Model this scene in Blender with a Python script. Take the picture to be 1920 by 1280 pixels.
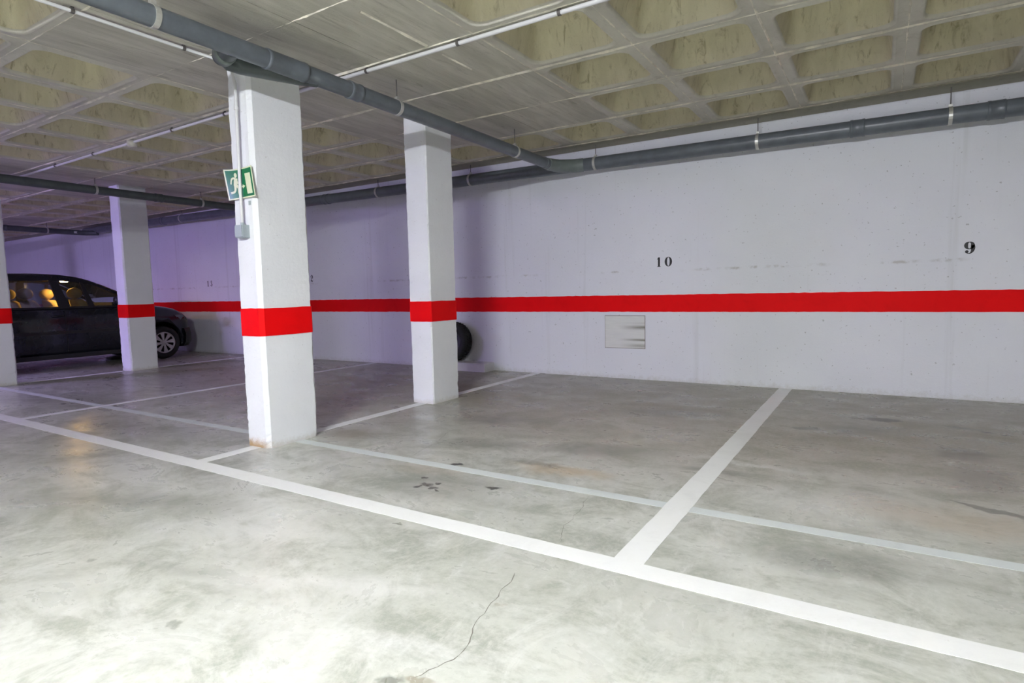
import bpy, math, random
from mathutils import Vector, Matrix
random.seed(7)
S = bpy.context.scene
for o in list(bpy.data.objects): bpy.data.objects.remove(o)
COL = S.collection

# ------------------------------------------------------------------ camera
yaw, pit, rol, FPX, CAMH = -0.5593, -0.086, -0.022, 1108.49, 0.975
fw = Vector((math.sin(yaw)*math.cos(pit), math.cos(yaw)*math.cos(pit), math.sin(pit)))
r0 = Vector((math.cos(yaw), -math.sin(yaw), 0)); u0 = r0.cross(fw)
rt = math.cos(rol)*r0 + math.sin(rol)*u0
up = -math.sin(rol)*r0 + math.cos(rol)*u0
cd = bpy.data.cameras.new('camera'); cam = bpy.data.objects.new('camera', cd); COL.objects.link(cam)
cd.sensor_width = 36; cd.lens = FPX/1920*36; cd.clip_start = 0.02; cd.clip_end = 200
cam.matrix_world = Matrix(((rt.x, up.x, -fw.x, 0), (rt.y, up.y, -fw.y, 0), (rt.z, up.z, -fw.z, CAMH), (0, 0, 0, 1)))
S.camera = cam

# ------------------------------------------------------------------ world, lamps, exposure
w = bpy.data.worlds.new('world'); S.world = w; w.use_nodes = True
w.node_tree.nodes['Background'].inputs[0].default_value = (0.5, 0.52, 0.55, 1)
w.node_tree.nodes['Background'].inputs[1].default_value = 0.02
vs = S.view_settings
vs.view_transform = 'Standard'; vs.look = 'None'; vs.gamma = 1.0; vs.use_curve_mapping = False
vs.exposure = 3.17
S.display_settings.display_device = 'sRGB'
WHITE_TUBE = (0.965, 0.995, 1.06)
VIOLET_TUBE = (0.53, 0.41, 1.0)
# x, y, strength, colour of the ceiling battens along the drive aisle
LAMPS = [(-0.75, -1.62, 150.0, WHITE_TUBE), (-10.6, -1.2, 108.0, VIOLET_TUBE), (-17.8, -1.2, 45.0, VIOLET_TUBE)]

# ------------------------------------------------------------------ helpers
class MB:
    def __init__(s): s.v = []; s.f = []; s.sm = []
    def add(s, vs_, fs, smooth=False):
        b = len(s.v); s.v += [tuple(p) for p in vs_]
        for f in fs: s.f.append(tuple(i+b for i in f)); s.sm.append(smooth)
        return s
    def box(s, x0, x1, y0, y1, z0, z1):
        p = [(x, y, z) for z in (z0, z1) for y in (y0, y1) for x in (x0, x1)]
        return s.add(p, [(0,2,3,1),(4,5,7,6),(0,1,5,4),(2,6,7,3),(0,4,6,2),(1,3,7,5)])
    def tube(s, pts, r, n=16, caps=True, smooth=True):
        pts = [Vector(p) for p in pts]; rings = []
        rr = r if isinstance(r, (list, tuple)) else [r]*len(pts)
        ref = None
        for i, p in enumerate(pts):
            a = pts[max(i-1, 0)]; b = pts[min(i+1, len(pts)-1)]
            d0 = (p-a).normalized() if i else (b-p).normalized()
            d1 = (b-p).normalized() if i < len(pts)-1 else d0
            t = (d0+d1)
            t = t.normalized() if t.length > 1e-6 else d0
            if ref is None:
                ref = Vector((0,0,1)) if abs(t.z) < .9 else Vector((1,0,0))
            q = (ref - t*ref.dot(t)).normalized(); ref = q
            m = t.cross(q)
            k = 1/max(.5, math.sqrt(max(0.05, (1+d0.dot(d1))/2)))
            # stretch in the bend plane
            bend = (d1-d0)
            ring = []
            for j in range(n):
                a_ = 2*math.pi*j/n
                off = q*math.cos(a_)+m*math.sin(a_)
                if bend.length > 1e-4:
                    bn = bend.normalized(); off = off + bn*off.dot(bn)*(k-1)
                ring.append(p+off*rr[i])
            rings.append(ring)
        v = [x for g in rings for x in g]; f = []
        for i in range(len(rings)-1):
            for j in range(n):
                f.append((i*n+j, i*n+(j+1)%n, (i+1)*n+(j+1)%n, (i+1)*n+j))
        s.add(v, f, smooth)
        if caps:
            s.add(rings[0], [tuple(range(n))[::-1]]); s.add(rings[-1], [tuple(range(n))])
        return s
    def lathe(s, prof, origin, axis, n=32, smooth=True):
        # prof: (radius, distance along axis)
        ax = Vector(axis).normalized(); q = Vector((0,0,1)) if abs(ax.z) < .9 else Vector((1,0,0))
        q = (q-ax*q.dot(ax)).normalized(); m = ax.cross(q); o = Vector(origin)
        v = []; f = []
        for (r, d) in prof:
            for j in range(n):
                a = 2*math.pi*j/n
                v.append(o+ax*d+(q*math.cos(a)+m*math.sin(a))*r)
        for i in range(len(prof)-1):
            for j in range(n):
                f.append((i*n+j, i*n+(j+1)%n, (i+1)*n+(j+1)%n, (i+1)*n+j))
        return s.add(v, f, smooth)
    def prism(s, poly, fn, d):
        # poly in 2D, fn(u, v, depth) -> 3D
        n = len(poly)
        a = [fn(u, v, 0) for u, v in poly]; b = [fn(u, v, d) for u, v in poly]
        f = [tuple(range(n)), tuple(range(n, 2*n))[::-1]] + [(i, i+n, (i+1)%n+n, (i+1)%n) for i in range(n)]
        return s.add(a+b, f)
    def mesh(s, name):
        m = bpy.data.meshes.new(name); m.from_pydata(s.v, [], s.f)
        m.polygons.foreach_set('use_smooth', s.sm); m.update(); return m
    def build(s, name, mat, parent=None, **kw):
        m = s.mesh(name); m.materials.append(mat)
        return link(name, m, parent, **kw)
def link(name, data, parent=None, **kw):
    o = bpy.data.objects.new(name, data); COL.objects.link(o)
    if parent: o.parent = parent
    for k, v in kw.items(): o[k] = v
    return o
def thing(name, label, cat, loc=(0,0,0), group=None):
    o = link(name, None); o['label'] = label; o['category'] = cat; o.location = loc
    o.empty_display_size = .1
    if group: o['group'] = group
    return o
def keep(o):   # children given in world coordinates: undo the parent's offset
    for c in o.children:
        c.location = Vector(c.location) - Vector(o.location)
    return o

# ------------------------------------------------------------------ materials
def new_mat(name):
    m = bpy.data.materials.new(name); m.use_nodes = True
    return m, m.node_tree, m.node_tree.nodes['Principled BSDF']
class N:
    """tiny node builder"""
    def __init__(s, nt): s.nt = nt
    def node(s, t, **kw):
        n = s.nt.nodes.new(t)
        for k, v in kw.items(): setattr(n, k, v)
        return n
    def L(s, a, b): s.nt.links.new(a, b)
    def pos(s): return s.node('ShaderNodeNewGeometry').outputs['Position']
    def mapping(s, vec, scale=(1,1,1), loc=(0,0,0), rot=(0,0,0)):
        n = s.node('ShaderNodeMapping'); s.L(vec, n.inputs[0])
        n.inputs['Scale'].default_value = scale; n.inputs['Location'].default_value = loc; n.inputs['Rotation'].default_value = rot
        return n.outputs[0]
    def noise(s, vec, scale, detail=5, rough=.6, dist=0):
        n = s.node('ShaderNodeTexNoise'); s.L(vec, n.inputs['Vector'])
        n.inputs['Scale'].default_value = scale; n.inputs['Detail'].default_value = detail
        n.inputs['Roughness'].default_value = rough; n.inputs['Distortion'].default_value = dist
        return n.outputs['Fac']
    def ramp(s, fac, a, b, lo=0., hi=1.):
        n = s.node('ShaderNodeMapRange', interpolation_type='SMOOTHSTEP'); s.L(fac, n.inputs[0])
        n.inputs[1].default_value = a; n.inputs[2].default_value = b; n.inputs[3].default_value = lo; n.inputs[4].default_value = hi
        return n.outputs[0]
    def math(s, op, a, b=None):
        n = s.node('ShaderNodeMath', operation=op)
        for i, x in enumerate((a, b)):
            if x is None: continue
            if isinstance(x, (int, float)): n.inputs[i].default_value = x
            else: s.L(x, n.inputs[i])
        return n.outputs[0]
    def mix(s, fac, a, b, mode='MIX'):
        n = s.node('ShaderNodeMix', data_type='RGBA', blend_type=mode)
        for i, x in ((0, fac), (6, a), (7, b)):
            if isinstance(x, (int, float)): n.inputs[i].default_value = x
            elif isinstance(x, tuple): n.inputs[i].default_value = (x[0], x[1], x[2], 1)
            else: s.L(x, n.inputs[i])
        return n.outputs[2]
    def bump(s, h, strength, dist, prev=None):
        n = s.node('ShaderNodeBump'); s.L(h, n.inputs['Height'])
        n.inputs['Strength'].default_value = strength; n.inputs['Distance'].default_value = dist
        if prev is not None: s.L(prev, n.inputs['Normal'])
        return n.outputs[0]
def simple(name, col, rough=.5, metal=0, bump=None, var=0.0, spec=.5):
    m, nt, b = new_mat(name); n = N(nt)
    b.inputs['Base Color'].default_value = (*col, 1); b.inputs['Roughness'].default_value = rough
    b.inputs['Metallic'].default_value = metal; b.inputs['Specular IOR Level'].default_value = spec
    p = n.pos()
    if var:
        f = n.noise(p, 9, 5)
        c = n.mix(n.ramp(f, .3, .7), tuple(x*(1-var) for x in col), tuple(min(1, x*(1+var)) for x in col))
        n.L(c, b.inputs['Base Color'])
    if bump:
        n.L(n.bump(n.noise(p, bump[0], 4), bump[1], bump[2]), b.inputs['Normal'])
    return m

def floor_mat():
    m, nt, b = new_mat('floor_concrete'); n = N(nt); p = n.pos()
    big = n.noise(p, .9, 5, .65, .3)
    med = n.noise(n.mapping(p, (1, 1.5, 1), rot=(0, 0, .4)), 2.6, 6, .72, .5)
    swirl = n.noise(n.mapping(p, (1.6, .7, 1), rot=(0, 0, -.5)), 4.2, 6, .75, .7)
    blot = n.noise(p, 11, 5, .72, .3)
    fine = n.noise(p, 48, 4, .75)
    grit = n.noise(p, 160, 3, .6)
    c = n.mix(n.ramp(big, .34, .66), (.46, .475, .415), (.60, .61, .555))
    c = n.mix(n.ramp(med, .44, .64, 0, .80), c, (.29, .305, .25))
    c = n.mix(n.ramp(swirl, .50, .72, 0, .65), c, (.70, .705, .66))
    c = n.mix(n.ramp(blot, .52, .74, 0, .42), c, (.29, .30, .25))
    c = n.mix(n.ramp(blot, .30, .46, .35, 0), c, (.74, .74, .70))
    # brownish dirt in the bays
    sep = n.node('ShaderNodeSeparateXYZ'); n.L(p, sep.inputs[0])
    dirt = n.noise(n.mapping(p, (.9, 1.6, 1)), 1.1, 4, .65, .6)
    wob = n.math('ADD', sep.outputs[1], n.math('MULTIPLY', n.math('SUBTRACT', big, .5), 1.6))
    bay = n.ramp(wob, 2.2, 4.6)
    c = n.mix(n.math('MULTIPLY', bay, n.ramp(dirt, 0.25, .6, .45, .92)), c, (.265, .245, .170))
    c = n.mix(n.ramp(fine, .35, .75, 0, .35), c, (.64, .64, .59))
    c = n.mix(n.ramp(grit, .62, .75, 0, .30), c, (.18, .18, .155))
    # stains with a place of their own: x, y, rx, ry, angle, colour, amount, softness
    warp = n.node('ShaderNodeTexNoise'); n.L(p, warp.inputs['Vector']); warp.inputs['Scale'].default_value = 6; warp.inputs['Detail'].default_value = 3
    wv = n.node('ShaderNodeVectorMath', operation='MULTIPLY_ADD'); n.L(warp.outputs['Color'], wv.inputs[0])
    wv.inputs[1].default_value = (.22, .22, 0); wv.inputs[2].default_value = (-.11, -.11, 0)
    wp = n.node('ShaderNodeVectorMath', operation='ADD'); n.L(p, wp.inputs[0]); n.L(wv.outputs[0], wp.inputs[1])
    warp2 = n.node('ShaderNodeTexNoise'); n.L(p, warp2.inputs['Vector']); warp2.inputs['Scale'].default_value = 26; warp2.inputs['Detail'].default_value = 2
    wv2 = n.node('ShaderNodeVectorMath', operation='MULTIPLY_ADD'); n.L(warp2.outputs['Color'], wv2.inputs[0])
    wv2.inputs[1].default_value = (.07, .07, 0); wv2.inputs[2].default_value = (-.035, -.035, 0)
    wp2 = n.node('ShaderNodeVectorMath', operation='ADD'); n.L(p, wp2.inputs[0]); n.L(wv2.outputs[0], wp2.inputs[1])
    for (x, y, rx, ry, ang, col, amt, soft) in STAINS:
        mp = n.node('ShaderNodeMapping', vector_type='TEXTURE'); n.L((wp2 if rx < .15 else wp).outputs[0], mp.inputs[0])
        mp.inputs['Location'].default_value = (x, y, 0); mp.inputs['Rotation'].default_value = (0, 0, ang); mp.inputs['Scale'].default_value = (rx, ry, 1)
        ln = n.node('ShaderNodeVectorMath', operation='LENGTH'); n.L(mp.outputs[0], ln.inputs[0])
        k = n.ramp(ln.outputs['Value'], 1-soft, 1+soft*.3, amt, 0)
        if amt < .75: k = n.math('MULTIPLY', k, n.ramp(fine, .2, .7, .55, 1.15))
        c = n.mix(k, c, col)
    n.L(c, b.inputs['Base Color'])
    n.L(n.ramp(med, .3, .75, .24, .46), b.inputs['Roughness'])
    b.inputs['Specular IOR Level'].default_value = .42
    bm = n.bump(fine, .08, .003)
    n.L(bm, b.inputs['Normal'])
    return m
BLK = (.035, .035, .032); OCH = (.48, .36, .19); DRK = (.175, .178, .145); LGT = (.72, .73, .69); BRN = (.32, .29, .22)
STAINS = [
 (-1.94, 2.25, 0.038, 0.029, 0, BLK, .95, .35), (-1.88, 2.23, 0.030, 0.023, 0, BLK, .95, .35), (-1.96, 2.21, 0.022, 0.017, 0.3, BLK, .95, .35), (-1.9, 2.29, 0.019, 0.014, 0, BLK, .95, .35), (-1.84, 2.2, 0.019, 0.014, 0, BLK, .95, .35),
 (-2.02, 2.33, 0.024, 0.017, 0, BLK, .95, .35), (-1.61, 2.37, 0.043, 0.020, 0.2, BLK, .95, .35), (-2.02, 2.61, 0.041, 0.022, 0.4, BLK, .95, .35), (-1.86, 2.55, 0.030, 0.017, 0.2, BLK, .95, .35),
 (-1.86, 2.28, .42, .22, .1, DRK, .42, .8), (-2.15, 2.45, .30, .12, .2, (.42, .37, .28), .40, .8),
 (-1.46, 2.79, .32, .11, .1, OCH, .60, .7), (-1.62, 2.82, .22, .07, 0, DRK, .55, .7), (-1.45, 3.25, .45, .16, .3, DRK, .50, .7), (-2.2, 3.02, .45, .14, .3, DRK, .50, .8),
 (.03, 4.90, .13, .07, .1, BLK, .60, .25), (-.42, 4.39, .10, .05, .3, DRK, .75, .3), (.60, 4.77, .045, .018, -.3, BLK, .95, .4), (.68, 4.73, .028, .014, 0, BLK, .95, .4), (.48, 4.84, .13, .04, -.2, DRK, .6, .5),
 (-.12, 4.50, .34, .20, .5, DRK, .55, .8), (.41, 4.12, .20, .16, 0, DRK, .60, .5), (.45, 3.62, .18, .30, 0, DRK, .50, .7), (.85, 3.9, .2, .2, 0, DRK, .5, .7),
 (-.60, 3.36, .40, .05, -.1, LGT, .6, .8), (-.25, 2.90, .50, .20, 0, LGT, .40, .8), (.30, 2.95, .5, .20, 0, (.50, .43, .33), .60, .8), (.41, 3.15, .15, .03, -.35, DRK, .75, .4),
 (-.12, 2.28, .34, .15, .2, DRK, .60, .8), (-1.35, 4.5, .5, .16, .2, DRK, .55, .8), (-2.4, 3.7, .5, .16, .3, DRK, .50, .8), (-.71, 3.15, .25, .06, .1, DRK, .55, .7),
 (-3.14, 2.85, .22, .20, .5, BRN, .75, .8), (-4.6, 3.5, .8, .3, .3, DRK, .55, .9), (-4.8, 2.2, .8, .25, 0, DRK, .55, .9), (-6.6, 2.6, .9, .3, 0, DRK, .5, .9),
 (-.97, 1.06, .05, .022, .3, BRN, .8, .5), (-1.03, 1.02, .04, .03, 0, DRK, .8, .5), (-.99, 1.46, .02, .015, .4, BRN, .6, .5), (-1.72, 1.80, .03, .012, .1, DRK, .8, .5), (-2.5, .97, .02, .015, .2, DRK, .6, .6), (-1.77, .89, .03, .015, .2, DRK, .6, .6),
 (-1.55, 1.30, .5, .07, .35, (.70, .70, .66), .55, .8), (-2.2, 1.45, .6, .10, .35, (.66, .67, .63), .5, .8), (-1.1, 1.15, .35, .06, .3, (.72, .72, .69), .5, .8),
 (-2.9, 1.45, .5, .12, .3, DRK, .35, .9), (-3.4, 1.2, .6, .14, .4, DRK, .35, .9), (-2.1, 1.10, .4, .06, .3, DRK, .30, .9),
]

def paint_mat(name, col, wear=.18, dirt=(.42, .42, .38), rough=.55):
    m, nt, b = new_mat(name); n = N(nt); p = n.pos()
    f1 = n.noise(p, 5, 6, .7, .5); f2 = n.noise(p, 55, 5, .7)
    c = n.mix(n.ramp(f1, .45, .75, 0, wear), col, dirt)
    c = n.mix(n.ramp(f2, .62, .75, 0, wear*1.6), c, dirt)
    n.L(c, b.inputs['Base Color']); b.inputs['Roughness'].default_value = rough
    n.L(n.bump(f2, .15, .003), b.inputs['Normal']); b.inputs['Specular IOR Level'].default_value = .10; return m

def wall_mat():
    m, nt, b = new_mat('wall_white_paint'); n = N(nt); p = n.pos()
    f1 = n.noise(p, .9, 3, .6); f2 = n.noise(p, 30, 4, .7); sp = n.noise(p, 46, 2, .5)
    st = n.noise(n.mapping(p, (7, 7, .25)), 1.2, 4, .6)
    c = n.mix(n.ramp(f1, .3, .7), (.73, .745, .785), (.77, .785, .825))
    c = n.mix(n.ramp(st, .58, .75, 0, .35), c, (.56, .57, .57))
    c = n.mix(n.ramp(sp, .695, .75, 0, .60), c, (.30, .30, .29))
    sep = n.node('ShaderNodeSeparateXYZ'); n.L(p, sep.inputs[0])
    # a scuffed pour joint a little above the red band
    zz = n.math('ABSOLUTE', n.math('SUBTRACT', n.math('ADD', sep.outputs[2], n.math('MULTIPLY', n.math('SUBTRACT', f2, .5), .03)), 1.145))
    c = n.mix(n.math('MULTIPLY', n.ramp(zz, .002, .020, .75, 0), n.math('MULTIPLY', n.ramp(n.noise(p, 2.2, 4), .46, .60), n.ramp(n.noise(p, 14, 4), .42, .62))), c, (.45, .44, .42))
    # dirt splashed up at the foot
    foot = n.math('ADD', sep.outputs[2], n.math('MULTIPLY', f2, .16))
    c = n.mix(n.ramp(foot, .06, .14, .40, 0), c, (.44, .42, .36))
    n.L(c, b.inputs['Base Color']); b.inputs['Roughness'].default_value = .6
    bm = n.bump(f2, .35, .006); n.L(bm, b.inputs['Normal'])
    return m
def pillar_mat(name, rust=None):
    m, nt, b = new_mat(name); n = N(nt); p = n.pos()
    f1 = n.noise(p, 2.0, 5, .6); f2 = n.noise(p, 34, 6, .7); sp = n.noise(p, 60, 3, .6)
    c = n.mix(n.ramp(f1, .3, .7), (.80, .815, .84), (.84, .855, .88))
    c = n.mix(n.ramp(sp, .68, .74, 0, .45), c, (.40, .39, .36))
    sep = n.node('ShaderNodeSeparateXYZ'); n.L(p, sep.inputs[0])
    foot = n.math('ADD', sep.outputs[2], n.math('MULTIPLY', f2, .10))
    c = n.mix(n.ramp(foot, .045, .10, .45, 0), c, (.46, .42, .34))
    if rust:
        dx = n.math('ABSOLUTE', n.math('SUBTRACT', sep.outputs[0], rust[0]))
        k = n.math('MULTIPLY', n.ramp(dx, .05, .15, 1, 0), n.ramp(n.math('ADD', sep.outputs[2], n.math('MULTIPLY', f2, .09)), .05, .12, .9, 0))
        k = n.math('MULTIPLY', k, n.ramp(sep.outputs[1], rust[1]+.03, rust[1]+.06, 1, 0))
        c = n.mix(k, c, (.42, .26, .10))
    n.L(c, b.inputs['Base Color']); b.inputs['Roughness'].default_value = .55
    bm = n.bump(f2, .35, .006); n.L(bm, b.inputs['Normal'])
    return m
def concrete(name, c0, c1, stain, grain=(1, 1, 1), amt=.6, bumpd=.01):
    m, nt, b = new_mat(name); n = N(nt); p = n.pos()
    f1 = n.noise(n.mapping(p, grain), 2.2, 4, .65, .6); f2 = n.noise(n.mapping(p, grain), 9, 5, .7, .8); f3 = n.noise(p, 70, 3, .7)
    c = n.mix(n.ramp(f1, .3, .7), c0, c1)
    c = n.mix(n.ramp(f2, .52, .74, 0, amt), c, stain)
    c = n.mix(n.ramp(f3, .60, .76, 0, .30), c, tuple(x*.4 for x in c0))
    n.L(c, b.inputs['Base Color']); b.inputs['Roughness'].default_value = .75
    bm = n.bump(f3, .35, .005); n.L(bm, b.inputs['Normal'])
    return m
def emit(name, col, st):
    m, nt, b = new_mat(name)
    b.inputs['Base Color'].default_value = (*col, 1)
    b.inputs['Emission Color'].default_value = (*col, 1); b.inputs['Emission Strength'].default_value = st
    return m
def glass_mat(name, tint, refl=.10):
    m, nt, b = new_mat(name); n = N(nt); nt.nodes.remove(b)
    t = n.node('ShaderNodeBsdfTransparent'); t.inputs[0].default_value = (*tint, 1)
    g = n.node('ShaderNodeBsdfGlossy'); g.inputs['Roughness'].default_value = .03; g.inputs['Color'].default_value = (.9, .95, 1, 1)
    fr = n.node('ShaderNodeFresnel'); fr.inputs[0].default_value = 1.5
    mx = n.node('ShaderNodeMixShader'); n.L(n.math('ADD', fr.outputs[0], refl-.04), mx.inputs[0]); n.L(t.outputs[0], mx.inputs[1]); n.L(g.outputs[0], mx.inputs[2])
    n.L(mx.outputs[0], nt.nodes['Material Output'].inputs[0])
    return m

M = dict(
 floor=floor_mat(), wall=wall_mat(), pillar=pillar_mat('pillar_white_paint'), pillar1=pillar_mat('pillar_white_paint_rusty_foot', (-3.43, 2.311)),
 red=paint_mat('red_paint', (.82, .002, .004), .25, (.56, .001, .002), .6),
 line=paint_mat('white_line_paint', (.84, .85, .83), .22, (.56, .56, .52)),
 oldline=paint_mat('old_grey_line_paint', (.66, .70, .69), .35, (.46, .48, .46)),
 rib=concrete('ceiling_rib_concrete', (.56, .54, .46), (.66, .64, .55), (.44, .42, .33)),
 pan=concrete('coffer_concrete', (.61, .565, .395), (.72, .67, .49), (.27, .225, .11), (2.2, 2.2, .7), .75),
 panel=concrete('slab_board_concrete', (.46, .445, .37), (.64, .615, .53), (.30, .285, .22), (3.2, .35, 1), .75),
 fin=simple('cement_seam', (.78, .74, .62), .8, var=.25),
 edge=concrete('slab_edge_concrete', (.36, .345, .26), (.42, .40, .31), (.24, .225, .15)),
 pvc=simple('grey_pvc', (.125, .142, .160), .33, var=.12), pvcl=simple('light_grey_pvc', (.17, .20, .19), .4, var=.1),
 pvcd2=simple('black_steel', (.02, .022, .022), .5),
 pvcd=simple('dark_grey_pvc', (.075, .09, .09), .4, var=.12),
 galv=simple('galvanised_steel', (.62, .62, .58), .38, .6), rod=simple('steel_rod', (.16, .15, .14), .5, .6),
 wplas=simple('white_plastic', (.70, .70, .70), .4), gplas=simple('grey_plastic', (.36, .41, .43), .45), cplas=simple('cream_plastic', (.62, .60, .52), .5),
 green=simple('sign_green', (.003, .17, .055), .3), cream=simple('sign_cream', (.72, .76, .52), .35),
 black=simple('black_stencil_paint', (.012, .012, .014), .5, var=.3),
 rubber=simple('tyre_rubber', (.012, .014, .013), .7, bump=(80, .3, .003)),
 kerb=simple('kerb_white_paint', (.70, .70, .69), .55, bump=(30, .3, .004), var=.05),
 plate=None, crack=simple('crack_dark', (.20, .19, .16), .9),
 carp=simple('car_paint_black', (.011, .013, .018), .18, var=.1), cartrim=simple('car_black_trim', (.010, .010, .011), .55),
 glass=glass_mat('car_glass', (.62, .66, .66), .07), silver=simple('wheel_silver', (.52, .52, .50), .35, .3),
 beige=simple('beige_upholstery', (.55, .45, .27), .8, var=.1), lens=simple('headlamp_lens', (.10, .11, .13), .12),
 under=simple('car_underside', (.008, .008, .008), .9), dome=emit('dome_lamp_glow', (1.0, .50, .10), 50.0),
 batten=simple('lamp_batten_white', (.75, .75, .73), .4),
)
def plate_mat():
    m, nt, b = new_mat('plate_paint_scuffed'); n = N(nt); p = n.pos()
    sep = n.node('ShaderNodeSeparateXYZ'); n.L(p, sep.inputs[0]); X, Z = sep.outputs[0], sep.outputs[2]
    f = n.noise(n.mapping(p, (3, 1, 30)), 2, 4, .6)
    c = n.mix(n.ramp(f, .3, .7), (.68, .69, .66), (.73, .74, .71))
    grow = n.ramp(X, -2.44, -2.11)
    for z0, w0, a in ((.555, .034, .85), (.422, .022, .9), (.36, .035, .6), (.60, .02, .2)):
        d = n.math('ABSOLUTE', n.math('SUBTRACT', Z, z0))
        k = n.math('MULTIPLY', n.ramp(d, 0, w0, a, 0), grow)
        k = n.math('MULTIPLY', k, n.ramp(f, .25, .6, .6, 1.1))
        c = n.mix(k, c, (.21, .20, .15))
    n.L(c, b.inputs['Base Color']); b.inputs['Roughness'].default_value = .5
    return m
M['plate'] = plate_mat()

# ------------------------------------------------------------------ the setting
YW, ZC = 6.015, 2.485
X0, X1, Y0 = -24.0, 7.0, -8.0
BZ0, BZ1 = .7214, .8974
floor = MB().box(X0, X1, Y0, YW, -.1, 0).build('floor', M['floor'], kind='structure', label='stained grey concrete garage floor')
wall_b = MB().box(X0-.2, X1+.2, YW, YW+.2, -.1, 2.9).build('wall_back', M['wall'], kind='structure', label='white painted garage wall with a red band')
wall_l = MB().box(X0-.2, X0, Y0, YW, -.1, 2.9).build('wall_left', M['wall'], kind='structure')
wall_r = MB().box(X1, X1+.2, Y0, YW, -.1, 2.9).build('wall_right', M['wall'], kind='structure')
wall_f = MB().box(X0-.2, X1+.2, Y0-.2, Y0, -.1, 2.9).build('wall_front', M['wall'], kind='structure')
def wavy_band(x0, x1, y, z0, z1, t, step=.05):
    b = MB(); n = int((x1-x0)/step); v = []; f = []
    for i in range(n+1):
        x = x0+(x1-x0)*i/n
        a = z0+random.uniform(-.0015, .0015); c = z1+random.uniform(-.002, .002)
        v += [(x, y-t, a), (x, y-t, c), (x, y+.001, a), (x, y+.001, c)]
    for i in range(n):
        k = i*4; f += [(k, k+4, k+5, k+1), (k+1, k+5, k+7, k+3), (k, k+2, k+6, k+4)]
    f += [(0, 1, 3, 2), (n*4, n*4+2, n*4+3, n*4+1)]
    return b.add(v, f)
wavy_band(X0, X1, YW, BZ0, BZ1, .0015).build('painted_band', M['red'], wall_b, label='long red painted band along the white wall')
MB().box(X0, X0+.0015, Y0, YW-.01, BZ0, BZ1).build('painted_band', M['red'], wall_l)
MB().box(X1-.0015, X1, Y0, YW-.01, BZ0, BZ1).build('painted_band', M['red'], wall_r)
MB().box(X0+.01, X1-.01, Y0, Y0+.0015, BZ0, BZ1).build('painted_band', M['red'], wall_f)

# painted lines on the floor
def strip(x0, x1, y0, y1, z):
    """thin painted strip with a slightly ragged edge"""
    b = MB(); along_x = (x1-x0) > (y1-y0); L_ = max(x1-x0, y1-y0); n = max(2, int(L_/.06)); v = []; f = []
    for i in range(n+1):
        t = i/n; e0 = random.uniform(-.0018, .0018); e1 = random.uniform(-.0018, .0018)
        if along_x: x = x0+(x1-x0)*t; q = [(x, y0+e0), (x, y1+e1)]
        else: y = y0+(y1-y0)*t; q = [(x1+e0, y), (x0+e1, y)]
        v += [(q[0][0], q[0][1], z), (q[1][0], q[1][1], z), (q[0][0], q[0][1], -.0005), (q[1][0], q[1][1], -.0005)]
    for i in range(n):
        k = i*4; f += [(k, k+4, k+5, k+1), (k, k+2, k+6, k+4), (k+1, k+5, k+7, k+3)]
    f += [(0, 1, 3, 2), (n*4, n*4+2, n*4+3, n*4+1)]
    return b.add(v, f)
YF0, YF1 = 1.8435, 1.9453
strip(X0, X1, YF0, YF1, .0009).build('painted_line', M['line'], floor, label='long white line along the front of the bays')
strip(X0, X1, 2.512, 2.582, .0006).build('painted_line', M['oldline'], floor, label='older faded grey line across the bays')
for xl, wd in ((-0.745, .112), (-3.421, .092), (-6.046, .085), (-8.72, .085), (-11.40, .085), (-14.05, .085), (1.93, .11), (4.6, .11)):
    o = strip(xl-wd/2, xl+wd/2, YF1-.002, YW-.01, .0008).build('painted_line', M['line'], floor)
    lab = {-0.745: 'white line between bays 9 and 10', -3.421: 'white line running under the two near pillars', -6.046: 'thin white line between bays 11 and 12', -8.72: 'white line under the far pillars beside the car'}.get(xl)
    if lab: o['label'] = lab
# cracks
def crack(pts, wdt):
    b = MB(); v = []; f = []; P = []
    for i in range(len(pts)-1):
        a = Vector(pts[i]); c = Vector(pts[i+1]); n = max(2, int((c-a).length/.02))
        for j in range(n): P.append(a.lerp(c, j/n))
    P.append(Vector(pts[-1]))
    o = 0
    for i, q in enumerate(P):
        a = P[max(i-1, 0)]; c = P[min(i+1, len(P)-1)]; t = (c-a).normalized(); nn = Vector((-t.y, t.x))
        o = o*.8+random.uniform(-.006, .006); h = wdt*random.uniform(.3, 1.2)*(1 if 0 < i < len(P)-1 else .2)
        v += [(q.x+nn.x*(o+h), q.y+nn.y*(o+h), .0004), (q.x+nn.x*(o-h), q.y+nn.y*(o-h), .0006)]
    for i in range(len(P)-1): f.append((2*i, 2*i+1, 2*i+3, 2*i+2))
    return b.add(v, f)
for pts, wd in (([(-1.05, 1.67), (-1.02, 1.53), (-1.0, 1.40), (-.99, 1.34), (-.96, 1.28), (-.94, 1.2), (-.96, 1.13), (-.98, 1.06)], .0018),
                ([(-1.02, 1.70), (-1.01, 1.835)], .0009), ([(-1.03, 1.96), (-1.09, 2.12), (-1.11, 2.32), (-1.15, 2.49)], .0010), ([(-2.55, 3.2), (-2.42, 2.85), (-2.37, 2.62)], .0010)):
    crack(pts, wd).build('crack', M['crack'], floor)

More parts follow.
